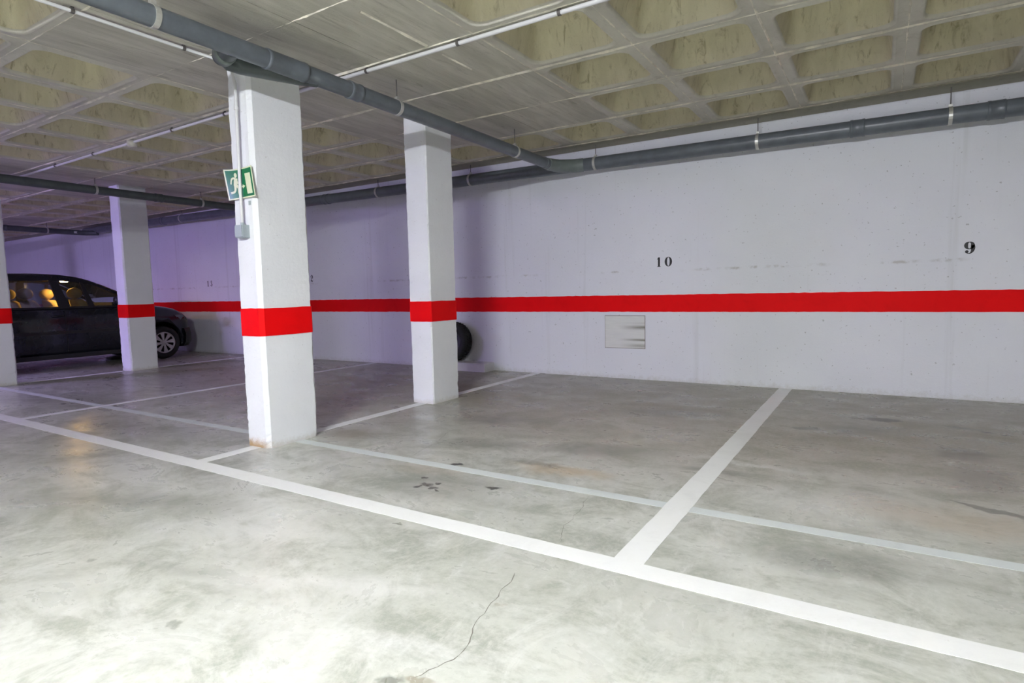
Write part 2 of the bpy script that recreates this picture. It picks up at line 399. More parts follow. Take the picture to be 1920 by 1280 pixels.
# ------------------------------------------------------------------ waffle ceiling
PX, PY = .725, .698
GX, GY = .09, 5.76
ceil = MB().box(X0-.2, X1+.2, Y0-.2, YW+.2, ZC+.262, ZC+.42).build('ceiling', M['rib'], kind='structure', label='raw concrete waffle slab ceiling')
def coffer(mb, ox, oy):
    hx, hy = PX/2, PY/2; ax, ay, r = hx-.062, hy-.050, .085
    seg = 8
    def loop(inset):
        a, b_, rr = ax-inset, ay-inset, max(.03, r-inset*.5); L_ = []
        for c, (sx, sy) in enumerate(((1, 1), (-1, 1), (-1, -1), (1, -1))):
            for i in range(seg+1):
                t = math.pi/2*(c+i/seg)
                L_.append((sx*(a-rr)+rr*math.cos(t), sy*(b_-rr)+rr*math.sin(t)))
        return L_
    rings = []
    inner = loop(0); outer = []
    for k, (x, y) in enumerate(inner):
        c, i = divmod(k, seg+1); sx, sy = ((1, 1), (-1, 1), (-1, -1), (1, -1))[c]
        ver = (c % 2 == 0)     # corner starts on the vertical side when c is even
        t = i/seg
        if t == .5: outer.append((sx*hx, sy*hy))
        elif (t < .5) == ver: outer.append((sx*hx, sy*(ay-r) + sy*(hy-ay+r)*(2*t if t < .5 else 2*(1-t))))
        else: outer.append((sx*(ax-r) + sx*(hx-ax+r)*(2*t if t < .5 else 2*(1-t)), sy*hy))
    n = len(inner)
    lv = [outer, loop(-.016), loop(-.008), loop(0), loop(.008), loop(.014), loop(.05), loop(.072), loop(.105)]
    zz = [0, 0, -.006, -.008, -.003, .012, .19, .225, .24]
    v = [(ox+x, oy+y, ZC+z) for q, z in zip(lv, zz) for x, y in q]
    rim = []; pan = []
    for a in range(len(lv)-1):
        for j in range(n):
            q = (a*n+j, a*n+(j+1) % n, (a+1)*n+(j+1) % n, (a+1)*n+j)
            (rim if a < 5 else pan).append(q)
    pan.append(tuple(range((len(lv)-1)*n, len(lv)*n)))
    return v, rim, pan
def coffer_mesh(cells, name):
    V = []; F = []; mi = []; sm = []
    for (ox, oy) in cells:
        v, rim, pan = coffer(None, ox, oy); b = len(V); V += v
        for q in rim: F.append(tuple(i+b for i in q)); mi.append(0)
        for q in pan: F.append(tuple(i+b for i in q)); mi.append(1)
    m = bpy.data.meshes.new(name); m.from_pydata(V, [], F); m.materials.append(M['rib']); m.materials.append(M['pan'])
    m.polygons.foreach_set('material_index', mi)
    m.polygons.foreach_set('use_smooth', [len(f) == 4 for f in F]); m.update(); return m
cof = coffer_mesh([(0, 0)], 'coffer')
pan_mesh = MB().box(-PX/2+.0015, PX/2-.0015, -PY/2+.0015, PY/2-.0015, ZC, ZC+.262).mesh('slab_panel'); pan_mesh.materials.append(M['panel'])
SOLID = {3, 4, 5, 11, 12, 13, 18, 19, 20}
far = []; farp = MB(); nparts = 0
for k in range(-9, 33):
    for j in range(0, 20):
        cx = GX-PX*k-PX/2; cy = GY-PY*j-PY/2
        if cx-PX/2 < X0-.4 or cx+PX/2 > X1+.4 or cy+PY/2 < Y0-.2: continue
        solid = (k in SOLID) and 1 <= j <= 5
        near = (j <= 6 and -2 <= k <= 27) or (j == 7 and 0 <= k <= 6)
        if near:
            nparts += 1
            o = link('slab_panel' if solid else 'coffer', pan_mesh if solid else cof, ceil)
            o.location = (cx, cy, random.uniform(-.004, .003) if solid else 0)
        elif solid: farp.box(cx-PX/2, cx+PX/2, cy-PY/2, cy+PY/2, ZC, ZC+.262)
        else: far.append((cx, cy))
link('coffer_field', coffer_mesh(far, 'coffer_field'), ceil, kind='stuff')
if farp.v: farp.build('slab_field', M['panel'], ceil, kind='stuff')
MB().box(X0-.1, X1+.1, GY+.001, YW+.05, ZC-.012, ZC+.262).build('edge_strip', M['edge'], ceil)
# ragged cement fins left where the forms met
def fin(p0, p1, h0):
    a = Vector(p0); b = Vector(p1); n = max(2, int((b-a).length/.03)); d = (b-a).normalized(); s = Vector((-d.y, d.x, 0))
    v = []; f = []; lv = 1.
    for i in range(n+1):
        q = a.lerp(b, i/n); lv = min(1.5, max(.25, lv+random.uniform(-.35, .35)))
        h = h0*lv; wv = .005+.007*lv
        sh = s*random.uniform(-.002, .002)
        v += [q+s*wv+Vector((0, 0, .006)), q+sh+Vector((0, 0, -h)), q-s*wv+Vector((0, 0, .006))]
    for i in range(n):
        k = i*3; f += [(k, k+3, k+4, k+1), (k+1, k+4, k+5, k+2)]
    return MB().add(v, f)
for j in range(0, 8):
    y = GY-PY*j
    fin((-16.5, y, ZC), (2.5, y, ZC), .008).build('formwork_seam', M['fin'], ceil)
for k in range(-2, 22):
    x = GX-PX*k
    if k in (4, 5, 12, 13, 19, 20):
        fin((x, 5.06, ZC), (x, GY, ZC), .003).build('formwork_seam', M['fin'], ceil)
        continue
    fin((x, .8, ZC), (x, GY, ZC), .0035).build('formwork_seam', M['fin'], ceil)

for y0_, y1_ in ((2.40, 2.95), (3.10, 3.42)):
    fin((-2.42, y0_, ZC-.003), (-2.42, y1_, ZC-.003), .004).build('formwork_seam', M['fin'], ceil)

# ------------------------------------------------------------------ numbers stencilled on the wall
def stroke(mb, pts, ws, fn):
    """ribbon through 2D points with changing width (Catmull-Rom)"""
    P = []; W = []
    n = len(pts)
    for i in range(n-1):
        p0 = pts[max(i-1, 0)]; p1 = pts[i]; p2 = pts[i+1]; p3 = pts[min(i+2, n-1)]
        for s_ in range(8):
            t = s_/8
            P.append(tuple(.5*((2*p1[a])+(-p0[a]+p2[a])*t+(2*p0[a]-5*p1[a]+4*p2[a]-p3[a])*t*t+(-p0[a]+3*p1[a]-3*p2[a]+p3[a])*t**3) for a in (0, 1)))
            W.append(ws[i]+(ws[i+1]-ws[i])*t)
    P.append(pts[-1]); W.append(ws[-1]); v = []; f = []
    for i, q in enumerate(P):
        a = P[max(i-1, 0)]; c = P[min(i+1, len(P)-1)]
        tx, ty = c[0]-a[0], c[1]-a[1]; l = math.hypot(tx, ty) or 1
        nx, ny = -ty/l, tx/l
        v += [fn(q[0]+nx*W[i]/2, q[1]+ny*W[i]/2), fn(q[0]-nx*W[i]/2, q[1]-ny*W[i]/2)]
    for i in range(len(P)-1): f.append((2*i, 2*i+1, 2*i+3, 2*i+2))
    mb.add(v, f)
def disc(mb, x, y, r, fn):
    mb.add([fn(x+r*math.cos(2*math.pi*i/16), y+r*math.sin(2*math.pi*i/16)) for i in range(16)], [tuple(range(16))])
def glyph(ch, fn):
    mb = MB()
    if ch == '1':
        stroke(mb, [(.28, .98), (.28, .04)], [.22, .22], fn)
        stroke(mb, [(.08, .78), (.16, .84), (.24, .96)], [.04, .07, .12], fn)
        stroke(mb, [(.08, .02), (.48, .02)], [.045, .045], fn)
    elif ch == '0':
        pts = [(.33+.26*math.sin(a), .5+.465*math.cos(a)) for a in [2*math.pi*i/16 for i in range(17)]]
        stroke(mb, pts, [.05+.21*abs(math.sin(2*math.pi*i/16))**1.5 for i in range(17)], fn)
    elif ch == '9':
        pts = [(.35+.22*math.sin(a), .68+.275*math.cos(a)) for a in [2*math.pi*i/16 for i in range(17)]]
        stroke(mb, pts, [.05+.22*abs(math.sin(2*math.pi*i/16))**1.5 for i in range(17)], fn)
        stroke(mb, [(.57, .70), (.60, .50), (.56, .26), (.44, .07), (.28, .035), (.16, .10)], [.24, .27, .22, .10, .06, .06], fn)
        disc(mb, .19, .18, .12, fn)
    elif ch == '3':
        stroke(mb, [(.14, .82), (.30, .96), (.46, .90), (.48, .72), (.36, .56), (.22, .53)], [.05, .05, .14, .18, .08, .04], fn)
        stroke(mb, [(.24, .54), (.42, .50), (.52, .34), (.48, .12), (.30, .03), (.14, .12)], [.04, .10, .22, .16, .05, .05], fn)
        disc(mb, .17, .76, .085, fn); disc(mb, .16, .20, .09, fn)
    elif ch == '2':
        stroke(mb, [(.13, .74), (.24, .95), (.42, .93), (.50, .74), (.42, .52), (.24, .28), (.12, .10)], [.05, .05, .13, .20, .17, .08, .05], fn)
        stroke(mb, [(.10, .08), (.30, .12), (.44, .04), (.54, .20)], [.05, .16, .16, .04], fn)
        disc(mb, .18, .72, .085, fn)
    return mb
def bay_number(txt, x, z, h, label, adv=.62):
    e = link('bay_number', None, wall_b); e['label'] = label; e.location = (x, YW-.0012, z)
    for i, ch in enumerate(txt):
        ox = i*adv*h
        # a little depth so the stencil is a real thin layer
        g = glyph(ch, lambda u, v, ox=ox: (ox+u*h, 0, v*h)); g.build('digit', M['black'], e)
bay_number('9', .552, 1.188, .098, 'black stencilled number 9 on the white wall')
bay_number('10', -1.985, 1.185, .098, 'black stencilled number 10 on the white wall', .95)
bay_number('12', -7.43, 1.175, .098, 'black stencilled number 12 mostly hidden behind the near pillar', .95)
bay_number('13', -10.045, 1.160, .100, 'black stencilled number 13 on the violet-lit wall', .95)

# ------------------------------------------------------------------ pillars
def pillar(label, x0, x1, y0, y1, ch, mat, seed=0, bandlow=0):
    rnd = random.Random(seed)
    t = thing('pillar', label, 'pillar', ((x0+x1)/2, (y0+y1)/2, 0), 'painted concrete pillars')
    def outline(g):
        a0, a1, b0, b1 = x0-g, x1+g, y0-g, y1+g; P = []
        cr = [(a1-ch, b0), (a1, b0+ch), (a1, b1-ch), (a1-ch, b1), (a0+ch, b1), (a0, b1-ch), (a0, b0+ch), (a0+ch, b0)]
        for i in range(8):
            p, q = cr[i], cr[(i+1) % 8]; n = 5 if i % 2 else 1
            for j in range(n): P.append((p[0]+(q[0]-p[0])*j/n, p[1]+(q[1]-p[1])*j/n))
        return P
    O = outline(0); n = len(O); v = []; f = []; Zs = [2.51*i/110 for i in range(111)]
    drift = [0]*n
    for z in Zs:
        for j, (x, y) in enumerate(O):
            corner = (j % 6) in (0, 1)
            a = .0026 if corner else .0007
            drift[j] = drift[j]*.75+rnd.uniform(-a, a)*.8
            cx, cy = x-(x0+x1)/2, y-(y0+y1)/2
            chip = -.006*rnd.random() if corner and rnd.random() < .06 else 0
            k = 1+(drift[j]+chip)/math.hypot(cx, cy)
            v.append((cx*k, cy*k, z))
    for i in range(len(Zs)-1):
        for j in range(n): f.append((i*n+j, i*n+(j+1) % n, (i+1)*n+(j+1) % n, (i+1)*n+j))
    MB().add(v, f).build('shaft', mat, t)
    # red band: a coat just proud of the shaft
    v = []; f = []; B = outline(.0042)
    for z, dz in ((BZ0, .001), (BZ0+.05, 0), (BZ1-.05, 0), (BZ1, .0025)):
        for j, (x, y) in enumerate(B):
            v.append((x-(x0+x1)/2, y-(y0+y1)/2, z+rnd.uniform(-dz, dz)))
    for i in range(3):
        for j in range(n): f.append((i*n+j, i*n+(j+1) % n, (i+1)*n+(j+1) % n, (i+1)*n+j))
    b = len(v)
    for z in (BZ0, BZ1):
        for j, (x, y) in enumerate(O): v.append(((x-(x0+x1)/2)*.98, (y-(y0+y1)/2)*.98, z))
    for j in range(n):
        f.append((j, b+j, b+(j+1) % n, (j+1) % n)); f.append((3*n+j, 3*n+(j+1) % n, b+n+(j+1) % n, b+n+j))
    MB().add(v, f).build('painted_band', M['red'], t)
    return t
P1 = pillar('white pillar with the green exit sign', -3.521, -3.297, 2.311, 2.714, .024, M['pillar1'], 1)
P2 = pillar('white pillar between the sign pillar and the wall', -3.534, -3.295, 3.957, 4.320, .010, M['pillar'], 2)
P3 = pillar('white pillar with one violet-lit face beside the dark car', -8.852, -8.601, 4.008, 4.369, .016, M['pillar'], 3)
P4 = pillar('white pillar cut by the left edge of the photo', -8.860, -8.632, 2.390, 2.775, .016, M['pillar'], 4)
pillar('white pillar beyond the left edge of the photo behind the car', -14.16, -13.92, 3.98, 4.34, .016, M['pillar'], 5)

# ------------------------------------------------------------------ drain pipes
def ring(mb, c, axis, r0, r1, wd, n=24):
    return mb.lathe([(r0, -wd/2), (r1, -wd/2), (r1, wd/2), (r0, wd/2)], c, axis, n, False)
def clamp(parent, c, axis, r, ztop, side=None):
    k = ring(MB(), c, axis, r, r+.005, .026); c = Vector(c)
    # bolted ears at the top
    s = Vector(axis).cross(Vector((0, 0, 1)))
    for q in (-1, 1):
        p = c+Vector((0, 0, r+.012))
        k.box(p.x-.014 if abs(axis[1]) else p.x-.012, p.x+.014 if abs(axis[1]) else p.x+.012, p.y-.012, p.y+.012, p.z-.014, p.z+.010)
        break
    cl = k.build('pipe_clamp', M['galv'], parent)
    MB().tube([c+Vector((0, 0, r+.015)), (c.x, c.y, ztop)], .004, 8).build('hanger_rod', M['rod'], cl)
    return cl
def coupling(parent, c, axis, r, L_, mat='pvc'):
    a = Vector(axis)
    return MB().lathe([(r, -L_/2), (r+.006, -L_/2+.002), (r+.006, -L_/2+.02), (r+.004, -L_/2+.024), (r+.004, L_/2-.024), (r+.006, L_/2-.02), (r+.006, L_/2-.002), (r, L_/2)], c, axis, 28).build('coupling', M[mat], parent)
RM = .051
def zmain(y): return 2.306-.009*(y-1.7)
XM = -2.97
mp = thing('drain_pipe', 'thick grey drain pipe running past the two pillars to the wall', 'pipe', (XM, 3.0, 2.34))
MB().tube([(XM, -3.0, zmain(-3)), (XM, 5.50, zmain(5.50))], RM, 28).build('pipe', M['pvc'], mp)
dirm = Vector((0, 1, -.009)).normalized()
for y in (1.60, 3.27, 4.87): clamp(mp, (XM, y, zmain(y)), dirm, RM, ZC)
coupling(mp, (XM, 2.335, zmain(2.335)), dirm, RM, .27)
coupling(mp, (XM, 2.86, zmain(2.86)), dirm, RM, .10)
coupling(mp, (XM, 5.48, zmain(5.48)), dirm, RM, .09)
# branch coming down beside the sign pillar and joining from the left
br = [(-3.262, 2.13, ZC+.02), (-3.262, 2.13, 2.40), (-3.258, 2.142, 2.36), (-3.245, 2.17, 2.332), (-3.22, 2.22, 2.322), (-3.10, 2.52, 2.322), (-3.055, 2.63, 2.330)]
br = [(x*.974, y*.974, .975+(z-.975)*.974) for x, y, z in br]; br[0:2] = [(XM-.01, 2.01, 2.300), (-3.06, 2.03, 2.302), (-3.135, 2.05, 2.302)]
MB().tube(br, RM, 24).build('branch_pipe', M['pvcd'], mp)
MB().lathe([(RM, -.03), (RM+.006, -.028), (RM+.006, .028), (RM, .03)], (-3.10, 2.041, 2.302), (-1, .25, 0), 28).build('coupling', M['pvcl'], mp)
# 45 degree fitting into the wall pipe
MB().tube([(XM, 5.50, zmain(5.50)), (XM, 5.55, zmain(5.55)), (-2.93, 5.69, 2.272), (-2.83, 5.805, 2.278), (-2.72, YW-.165, 2.283)], [RM+.008, RM+.012, .066, .070, .070], 28).build('elbow_fitting', M['pvcl'], mp)
keep(mp)
RW, YP = .0655, YW-.165
def zwall(x): return 2.268-.009*(x+1.0)
wp_ = thing('drain_pipe', 'grey drain pipe running along the top of the white wall', 'pipe', (-1.0, YP, 2.3))
dirw = Vector((1, 0, -.009)).normalized()
MB().tube([(-14.0, YP, zwall(-14.)), (X1, YP, zwall(X1))], RW, 28).build('pipe', M['pvc'], wp_)
for x in (-2.58, -.99, .415, 1.8, -4.19, -5.70, -7.2, -8.7, -10.4, -12.2): clamp(wp_, (x, YP, zwall(x)), dirw, RW, ZC)
for x in (.695, -.21, -6.7, -11.0): coupling(wp_, (x, YP, zwall(x)), dirw, RW, .11)
keep(wp_)
for k_, (xl, lab, ys, yend) in enumerate(((-8.36, 'dark drain pipe crossing above the violet-lit pillar', (2.2, 3.64, 5.0), YP), (-13.7, 'drain pipe in the far left corner above the car', (3.6, 5.07), YP))):
    t = thing('drain_pipe', lab, 'pipe', (xl, 3.5, 2.33))
    zf = lambda y: 2.345-.0085*(y-2.5)
    MB().tube([(xl, -1.0, zf(-1)), (xl, yend-.3, zf(yend-.3)), (xl+.05, yend-.14, zf(yend)), (xl+.22, yend, zf(yend))], RM, 24).build('pipe', M['pvcd'], t)
    for y in ys: clamp(t, (xl, y, zf(y)), Vector((0, 1, -.0085)).normalized(), RM, ZC)
    coupling(t, (xl, 4.4, zf(4.4)), (0, 1, -.0085), RM, .1, 'pvcd')
    if k_ == 1: MB().box(xl+RM-.002, xl+RM+.0015, 5.50, 5.66, zf(5.6)-.02, zf(5.6)+.02).build('paper_label', M['wplas'], t)
    keep(t)

# ------------------------------------------------------------------ conduits
def clip(parent, c, axis, r):
    k = ring(MB(), c, axis, r, r+.004, .018, 12); c = Vector(c)
    return k
cdt = thing('conduit', 'white plastic conduit crossing the ceiling above the pillars', 'conduit', (-3.0, 3.03, 2.465))
zc = ZC-.022
MB().tube([(-8.8, 3.035, zc), (-3.2, 2.990, zc), (4.5, 2.955, zc)], .0125, 12).build('tube', M['wplas'], cdt)
for x in (-7.8, -6.9, -5.4, -4.6, -2.974, -2.205, -1.518, -.6, .4):
    y = 2.990-(x+3.2)*.0060
    clip(cdt, (x, y, zc), (1, 0, 0), .0125).box(x-.009, x+.009, y-.006, y+.006, zc+.012, ZC-.001).build('clip', M['rod'], cdt)
bx = MB().lathe([(0, -.045), (.040, -.040), (.045, -.02), (.045, .02), (0, .02)], (-6.12, 3.010, ZC-.022), (0, 0, 1), 20).build('junction_box', M['cplas'], cdt)
keep(cdt)
c2 = thing('conduit', 'thin white conduit beside the drain pipe dropping down the sign pillar', 'conduit', (-3.59, 2.0, 2.465))
MB().tube([(-3.59, -2.5, zc), (-3.59, 2.12, zc), (-3.58, 2.19, zc-.004), (-3.54, 2.24, zc-.02), (-3.46, 2.272, zc-.06), (-3.40, 2.280, zc-.12), (-3.377, 2.281, zc-.20), (-3.377, 2.281, 2.2), (-3.386, 2.281, 1.81), (-3.389, 2.281, 1.42)], .0095, 10).build('tube', M['wplas'], c2)
for y in (.6, 1.522, 2.1): clip(c2, (-3.59, y, zc), (0, 1, 0), .0095).box(-3.596, -3.584, y-.008, y+.008, zc+.009, ZC-.001).build('clip', M['rod'], c2)
for z in (2.12, ): clip(c2, (-3.378, 2.281, z), (0, 0, 1), .0095).build('clip', M['wplas'], c2)
keep(c2)
jb = thing('junction_box', 'small grey box at the foot of the pillar conduit', 'box', (-3.401, 2.311, 1.38))
MB().box(-3.440, -3.362, 2.264, 2.3105, 1.340, 1.418).build('body', M['gplas'], jb)
MB().box(-3.436, -3.366, 2.258, 2.264, 1.344, 1.414).build('lid', M['gplas'], jb)
MB().tube([(-3.389, 2.283, 1.418), (-3.389, 2.283, 1.432)], .0125, 12).build('gland', M['gplas'], jb)
keep(jb)
stk = MB().box(-.011, .011, -.0012, 0, -.013, .013).build('wall_sticker', M['gplas'], label='tiny grey square sticker under the exit sign', category='sticker')
stk.location = (-3.343, 2.3095, 1.552)

# ------------------------------------------------------------------ exit sign
sg = thing('exit_sign', 'green running man emergency exit sign tilted on the near pillar', 'sign', (-3.42, 2.29, 1.68))
C4 = [Vector((-3.584, 0, 1.784)), Vector((-3.296, 0, 1.773)), Vector((-3.268, 0, 1.586)), Vector((-3.538, 0, 1.584))]
def smap(u, v, d=0):
    p = C4[0].lerp(C4[1], u).lerp(C4[3].lerp(C4[2], u), 1-v)
    bow = 1-((u-.48)/.52)**2
    p.z += -.010*bow*(1 if v > .5 else .4)
    p.y = 2.302 - .004*bow - d
    return tuple(p-Vector(sg.location))
def sheet(poly_rows, d0, d1):
    """grid sheet between u,v bounds"""
    u0, u1, v0, v1 = poly_rows; n = 10; V = []; F = []
    for d in (d0, d1):
        for i in range(n+1):
            u = u0+(u1-u0)*i/n
            V += [smap(u, v0, d), smap(u, v1, d)]
    k = 2*(n+1)
    for i in range(n):
        a = 2*i
        F += [(k+a, k+a+2, k+a+3, k+a+1), (a, a+1, a+3, a+2), (a, a+2, k+a+2, k+a), (a+1, k+a+1, k+a+3, a+3)]
    F += [(0, k, k+1, 1), (2*n, 2*n+1, k+2*n+1, k+2*n)]
    return MB().add(V, F)
sheet((0, 1, 0, 1), 0, .002).build('plate', M['cream'], sg)
sheet((.06, .975, .045, .955), .002, .0026).build('green_field', M['green'], sg)
sheet((.755, .93, .12, .80), .0026, .0031).build('door_symbol', M['cream'], sg)
sm_ = lambda u, v: smap(u, v, .0033)
fg = MB()
disc(fg, .435, .795, .052, lambda x, y: sm_(x, .795+(y-.795)*1.5))
stroke(fg, [(.43, .70), (.40, .58), (.365, .44)], [.13, .13, .12], sm_)              # trunk
stroke(fg, [(.42, .70), (.31, .705), (.25, .64), (.215, .52)], [.06, .06, .055, .05], sm_)   # rear arm
stroke(fg, [(.44, .68), (.47, .55), (.53, .50), (.57, .53)], [.06, .055, .05, .045], sm_)    # front arm
stroke(fg, [(.365, .46), (.34, .30), (.27, .235), (.15, .22)], [.10, .075, .07, .07], sm_)   # rear leg
stroke(fg, [(.39, .46), (.47, .36), (.46, .22), (.475, .09)], [.10, .08, .065, .06], sm_)    # front leg
fg.build('running_figure', M['cream'], sg)
ar = MB()
stroke(ar, [(.53, .365), (.60, .375), (.66, .38)], [.045, .045, .045], sm_)
ar.add([sm_(.63, .45), sm_(.72, .385), (sm_(.63, .31))], [(0, 1, 2)])
ar.build('arrow_symbol', M['cream'], sg)

# ------------------------------------------------------------------ plate, kerb, tyre
pl = thing('wall_plate', 'rectangular white cover plate with dark scuffs below the red band', 'cover plate', (-2.333, YW, .505))
MB().box(-2.556, -2.110, YW-.006, YW, .333, .678).build('panel', M['plate'], pl)
fr_ = MB()
fr_.box(-2.561, -2.555, YW-.003, YW, .328, .683); fr_.box(-2.111, -2.105, YW-.003, YW, .328, .683)
fr_.box(-2.561, -2.105, YW-.003, YW, .328, .333); fr_.box(-2.561, -2.105, YW-.003, YW, .678, .683)
fr_.build('edge_joint', M['crack'], pl)
keep(pl)
def bev_box(x0, x1, y0, y1, z0, z1, b):
    P = lambda g, z: [(x0+g, y0+g, z), (x1-g, y0+g, z), (x1-g, y1, z), (x0+g, y1, z)]
    V = P(0, z0)+P(0, z1-b)+P(b, z1); F = [(3, 2, 1, 0), (8, 9, 10, 11)]
    for a in (0, 4):
        for i in range(4): F.append((a+i, a+(i+1) % 4, a+4+(i+1) % 4, a+4+i))
    return MB().add(V, F)
kb = bev_box(-.47, .47, -.21, 0, 0, .102, .008).build('kerb_block', M['kerb'], label='white low kerb block against the wall behind the pillar', category='kerb')
kb.location = (-4.50, YW-.001, 0)
ty = thing('tyre', 'black car tyre leaning on the wall behind the pillar', 'tyre', (-4.565, YW-.115, .116))
R_ = .238
prof = [(.145, -.060), (.150, -.072), (.19, -.082), (.215, -.078), (.232, -.066), (R_, -.045), (R_, .045), (.232, .066), (.215, .078), (.19, .082), (.150, .072), (.145, .060), (.145, -.060)]
MB().lathe(prof, (0, 0, R_), (0, 1, 0), 40).build('casing', M['rubber'], ty)
MB().lathe([(0, -.030), (.05, -.034), (.11, -.022), (.135, -.030), (.147, -.058), (.152, -.060), (.150, -.02), (.147, .05), (0, .04)], (0, 0, R_), (0, 1, 0), 32).build('rim', M['pvcd2'], ty)
tr = MB()
for i in range(40):
    a = 2*math.pi*i/40
    for s_ in (-1, 1):
        c_ = Vector((math.cos(a+.03*s_)*(R_+.001), s_*.024, math.sin(a+.03*s_)*(R_+.001)+R_))
        tr.box(c_.x-.007, c_.x+.007, c_.y-.018, c_.y+.018, c_.z-.007, c_.z+.007)
tr.build('tread', M['rubber'], ty)
ty.rotation_euler = (math.radians(-4), 0, 0)

# ------------------------------------------------------------------ the car
def make_car():
    t = thing('car', 'black hatchback car parked nose to the wall, left of the pillars', 'car', (-10.61, 0, 0))
    HW = .81
    belt = .872
    # lower body: stations  y, half width, z of top edge at the side, z of top at the centre line, z bottom
    ST = [(2.02, .60, .70, .74, .34), (2.06, .70, .80, .84, .26), (2.16, .765, .855, .88, .20), (2.35, .795, .868, .885, .18), (2.75, HW, belt, .885, .175), (3.3, HW, belt, .885, .175),
          (3.9, HW, belt, .885, .175), (4.4, HW, .868, .895, .175), (4.75, .805, .858, .915, .175), (5.0, .80, .835, .885, .175), (5.2, .79, .805, .86, .175), (5.36, .765, .768, .825, .175), (5.48, .72, .715, .775, .175), (5.57, .65, .655, .71, .18), (5.64, .55, .60, .64, .20), (5.68, .42, .55, .58, .24)]
    V = []; F = []; n = 0
    for (y, hw, zs, zc_, zb) in ST:
        h = zs-zb
        prof = [(0, zb), (hw*.90, zb), (hw*.965, zb+.04), (hw*.992, zb+.28*h), (hw, zb+.52*h), (hw*.992, zb+.78*h), (hw*.968, zb+.94*h), (hw*.935, zs), (hw*.80, zs+(zc_-zs)*.55), (hw*.45, zs+(zc_-zs)*.88), (0, zc_)]
        full = prof + [(-x, z) for x, z in prof[-2:0:-1]]
        n = len(full); V += [(x, y, z) for x, z in full]
    for i in range(len(ST)-1):
        for j in range(n): F.append((i*n+j, i*n+(j+1) % n, (i+1)*n+(j+1) % n, (i+1)*n+j))
    mb = MB().add(V, F, True); k = (len(ST)-1)*n
    mb.add(V[:n], [tuple(range(n))[::-1]]); mb.add(V[k:], [tuple(range(n))])
    tmp = mb.build('body_raw', M['carp'])
    import bmesh
    bm = bmesh.new(); bm.from_mesh(tmp.data); bmesh.ops.remove_doubles(bm, verts=bm.verts, dist=1e-5); bmesh.ops.recalc_face_normals(bm, faces=bm.faces); bm.to_mesh(tmp.data); bm.free()
    AX = (5.10, 2.78); WR = .262
    cut = MB()
    for ya in AX:
        for s_ in (-1, 1):
            cut.lathe([(0, .55), (.318, .55), (.318, 1.2), (0, 1.2)], (0, ya, .275), (s_, 0, 0), 36)
    co = cut.build('cutter', M['under'])
    bm = bmesh.new(); bm.from_mesh(co.data); bmesh.ops.remove_doubles(bm, verts=bm.verts, dist=1e-5); bmesh.ops.recalc_face_normals(bm, faces=bm.faces); bm.to_mesh(co.data); bm.free()
    md = tmp.modifiers.new('b', 'BOOLEAN'); md.object = co; md.operation = 'DIFFERENCE'; md.solver = 'EXACT'
    dg = bpy.context.evaluated_depsgraph_get(); me = bpy.data.meshes.new_from_object(tmp.evaluated_get(dg))
    bpy.data.objects.remove(tmp); bpy.data.objects.remove(co)
    body = link('body', me, t)
    # side surface of the cabin
    def sx(z): return .757-(z-belt)*.42
    def side(poly, s_, d=.028, off=0):
        m = MB(); m.prism(poly, lambda u, v, dd: (s_*(sx(v)+off-dd), u, v), d); return m
    roofz = [(2.30, .90), (2.40, 1.06), (2.55, 1.215), (2.8, 1.305), (3.2, 1.342), (3.6, 1.348), (3.85, 1.335), (4.02, 1.308), (4.17, 1.262), (4.32, 1.195), (4.50, 1.105), (4.70, .99), (4.84, .905)]
    for s_ in (1, -1):
        # window frame: roof rail, pillars
        rail = [(y, z-.012) for y, z in roofz] + [(4.80, .895), (4.62, .985), (4.44, 1.075), (4.27, 1.16), (4.13, 1.212), (4.0, 1.238), (3.8, 1.252), (3.3, 1.252), (2.85, 1.225), (2.65, 1.16), (2.52, 1.03), (2.46, .88)]
        side(rail, s_).build('roof_rail', M['carp'], t)
        side([(3.675, 1.255), (3.775, 1.255), (3.845, .862), (3.715, .862)], s_, .03, .002).build('door_pillar', M['cartrim'], t)
        side([(4.045, 1.235), (4.085, 1.228), (4.165, .862), (4.085, .862)], s_, .03, .002).build('quarter_pillar', M['cartrim'], t)
        side([(2.46, .88), (2.56, .88), (2.68, 1.16), (2.60, 1.16)], s_, .03, .002).build('rear_pillar', M['carp'], t)
        for poly in ([(2.56, .868), (3.73, .868), (3.69, 1.25), (3.3, 1.25), (2.86, 1.222), (2.67, 1.16)], [(3.80, .868), (4.10, .868), (4.06, 1.232), (3.76, 1.25)], [(4.15, .90), (4.25, .878), (4.68, .90), (4.60, .99), (4.44, 1.07), (4.28, 1.15), (4.09, 1.22)]):
            side(poly, s_, .004, -.010).build('side_window', M['glass'], t)
        side([(2.42, .858), (4.72, .858), (4.72, .885), (2.42, .885)], s_, .03, .012).build('belt_moulding', M['cartrim'], t)
        # door seams and handles, rub strip
        for y in (3.76, 4.62):
            MB().box(s_*(HW-.004)-.005, s_*(HW-.004)+.005, y-.004, y+.004, .25, .84).build('door_seam', M['under'], t)
        for y in (3.60, 2.95):
            MB().tube([(s_*(HW-.006), y, .755), (s_*(HW+.018), y+.015, .757), (s_*(HW+.018), y+.12, .760), (s_*(HW-.006), y+.135, .762)], .011, 8).build('door_handle', M['carp'], t)
        MB().box(s_*HW-.010, s_*HW+.010, 3.14, 4.66, .50, .545).build('rub_strip', M['cartrim'], t)
        MB().box(s_*(HW-.03)-.03, s_*(HW-.03)+.03, 3.12, 4.76, .155, .215).build('sill', M['cartrim'], t)
        # mirror
        mi = MB().lathe([(0, -.06), (.05, -.055), (.07, -.02), (.07, .02), (.055, .05), (0, .06)], (s_*(HW+.09), 4.42, .955), (0, 1, 0), 20).build('door_mirror', M['carp'], t)
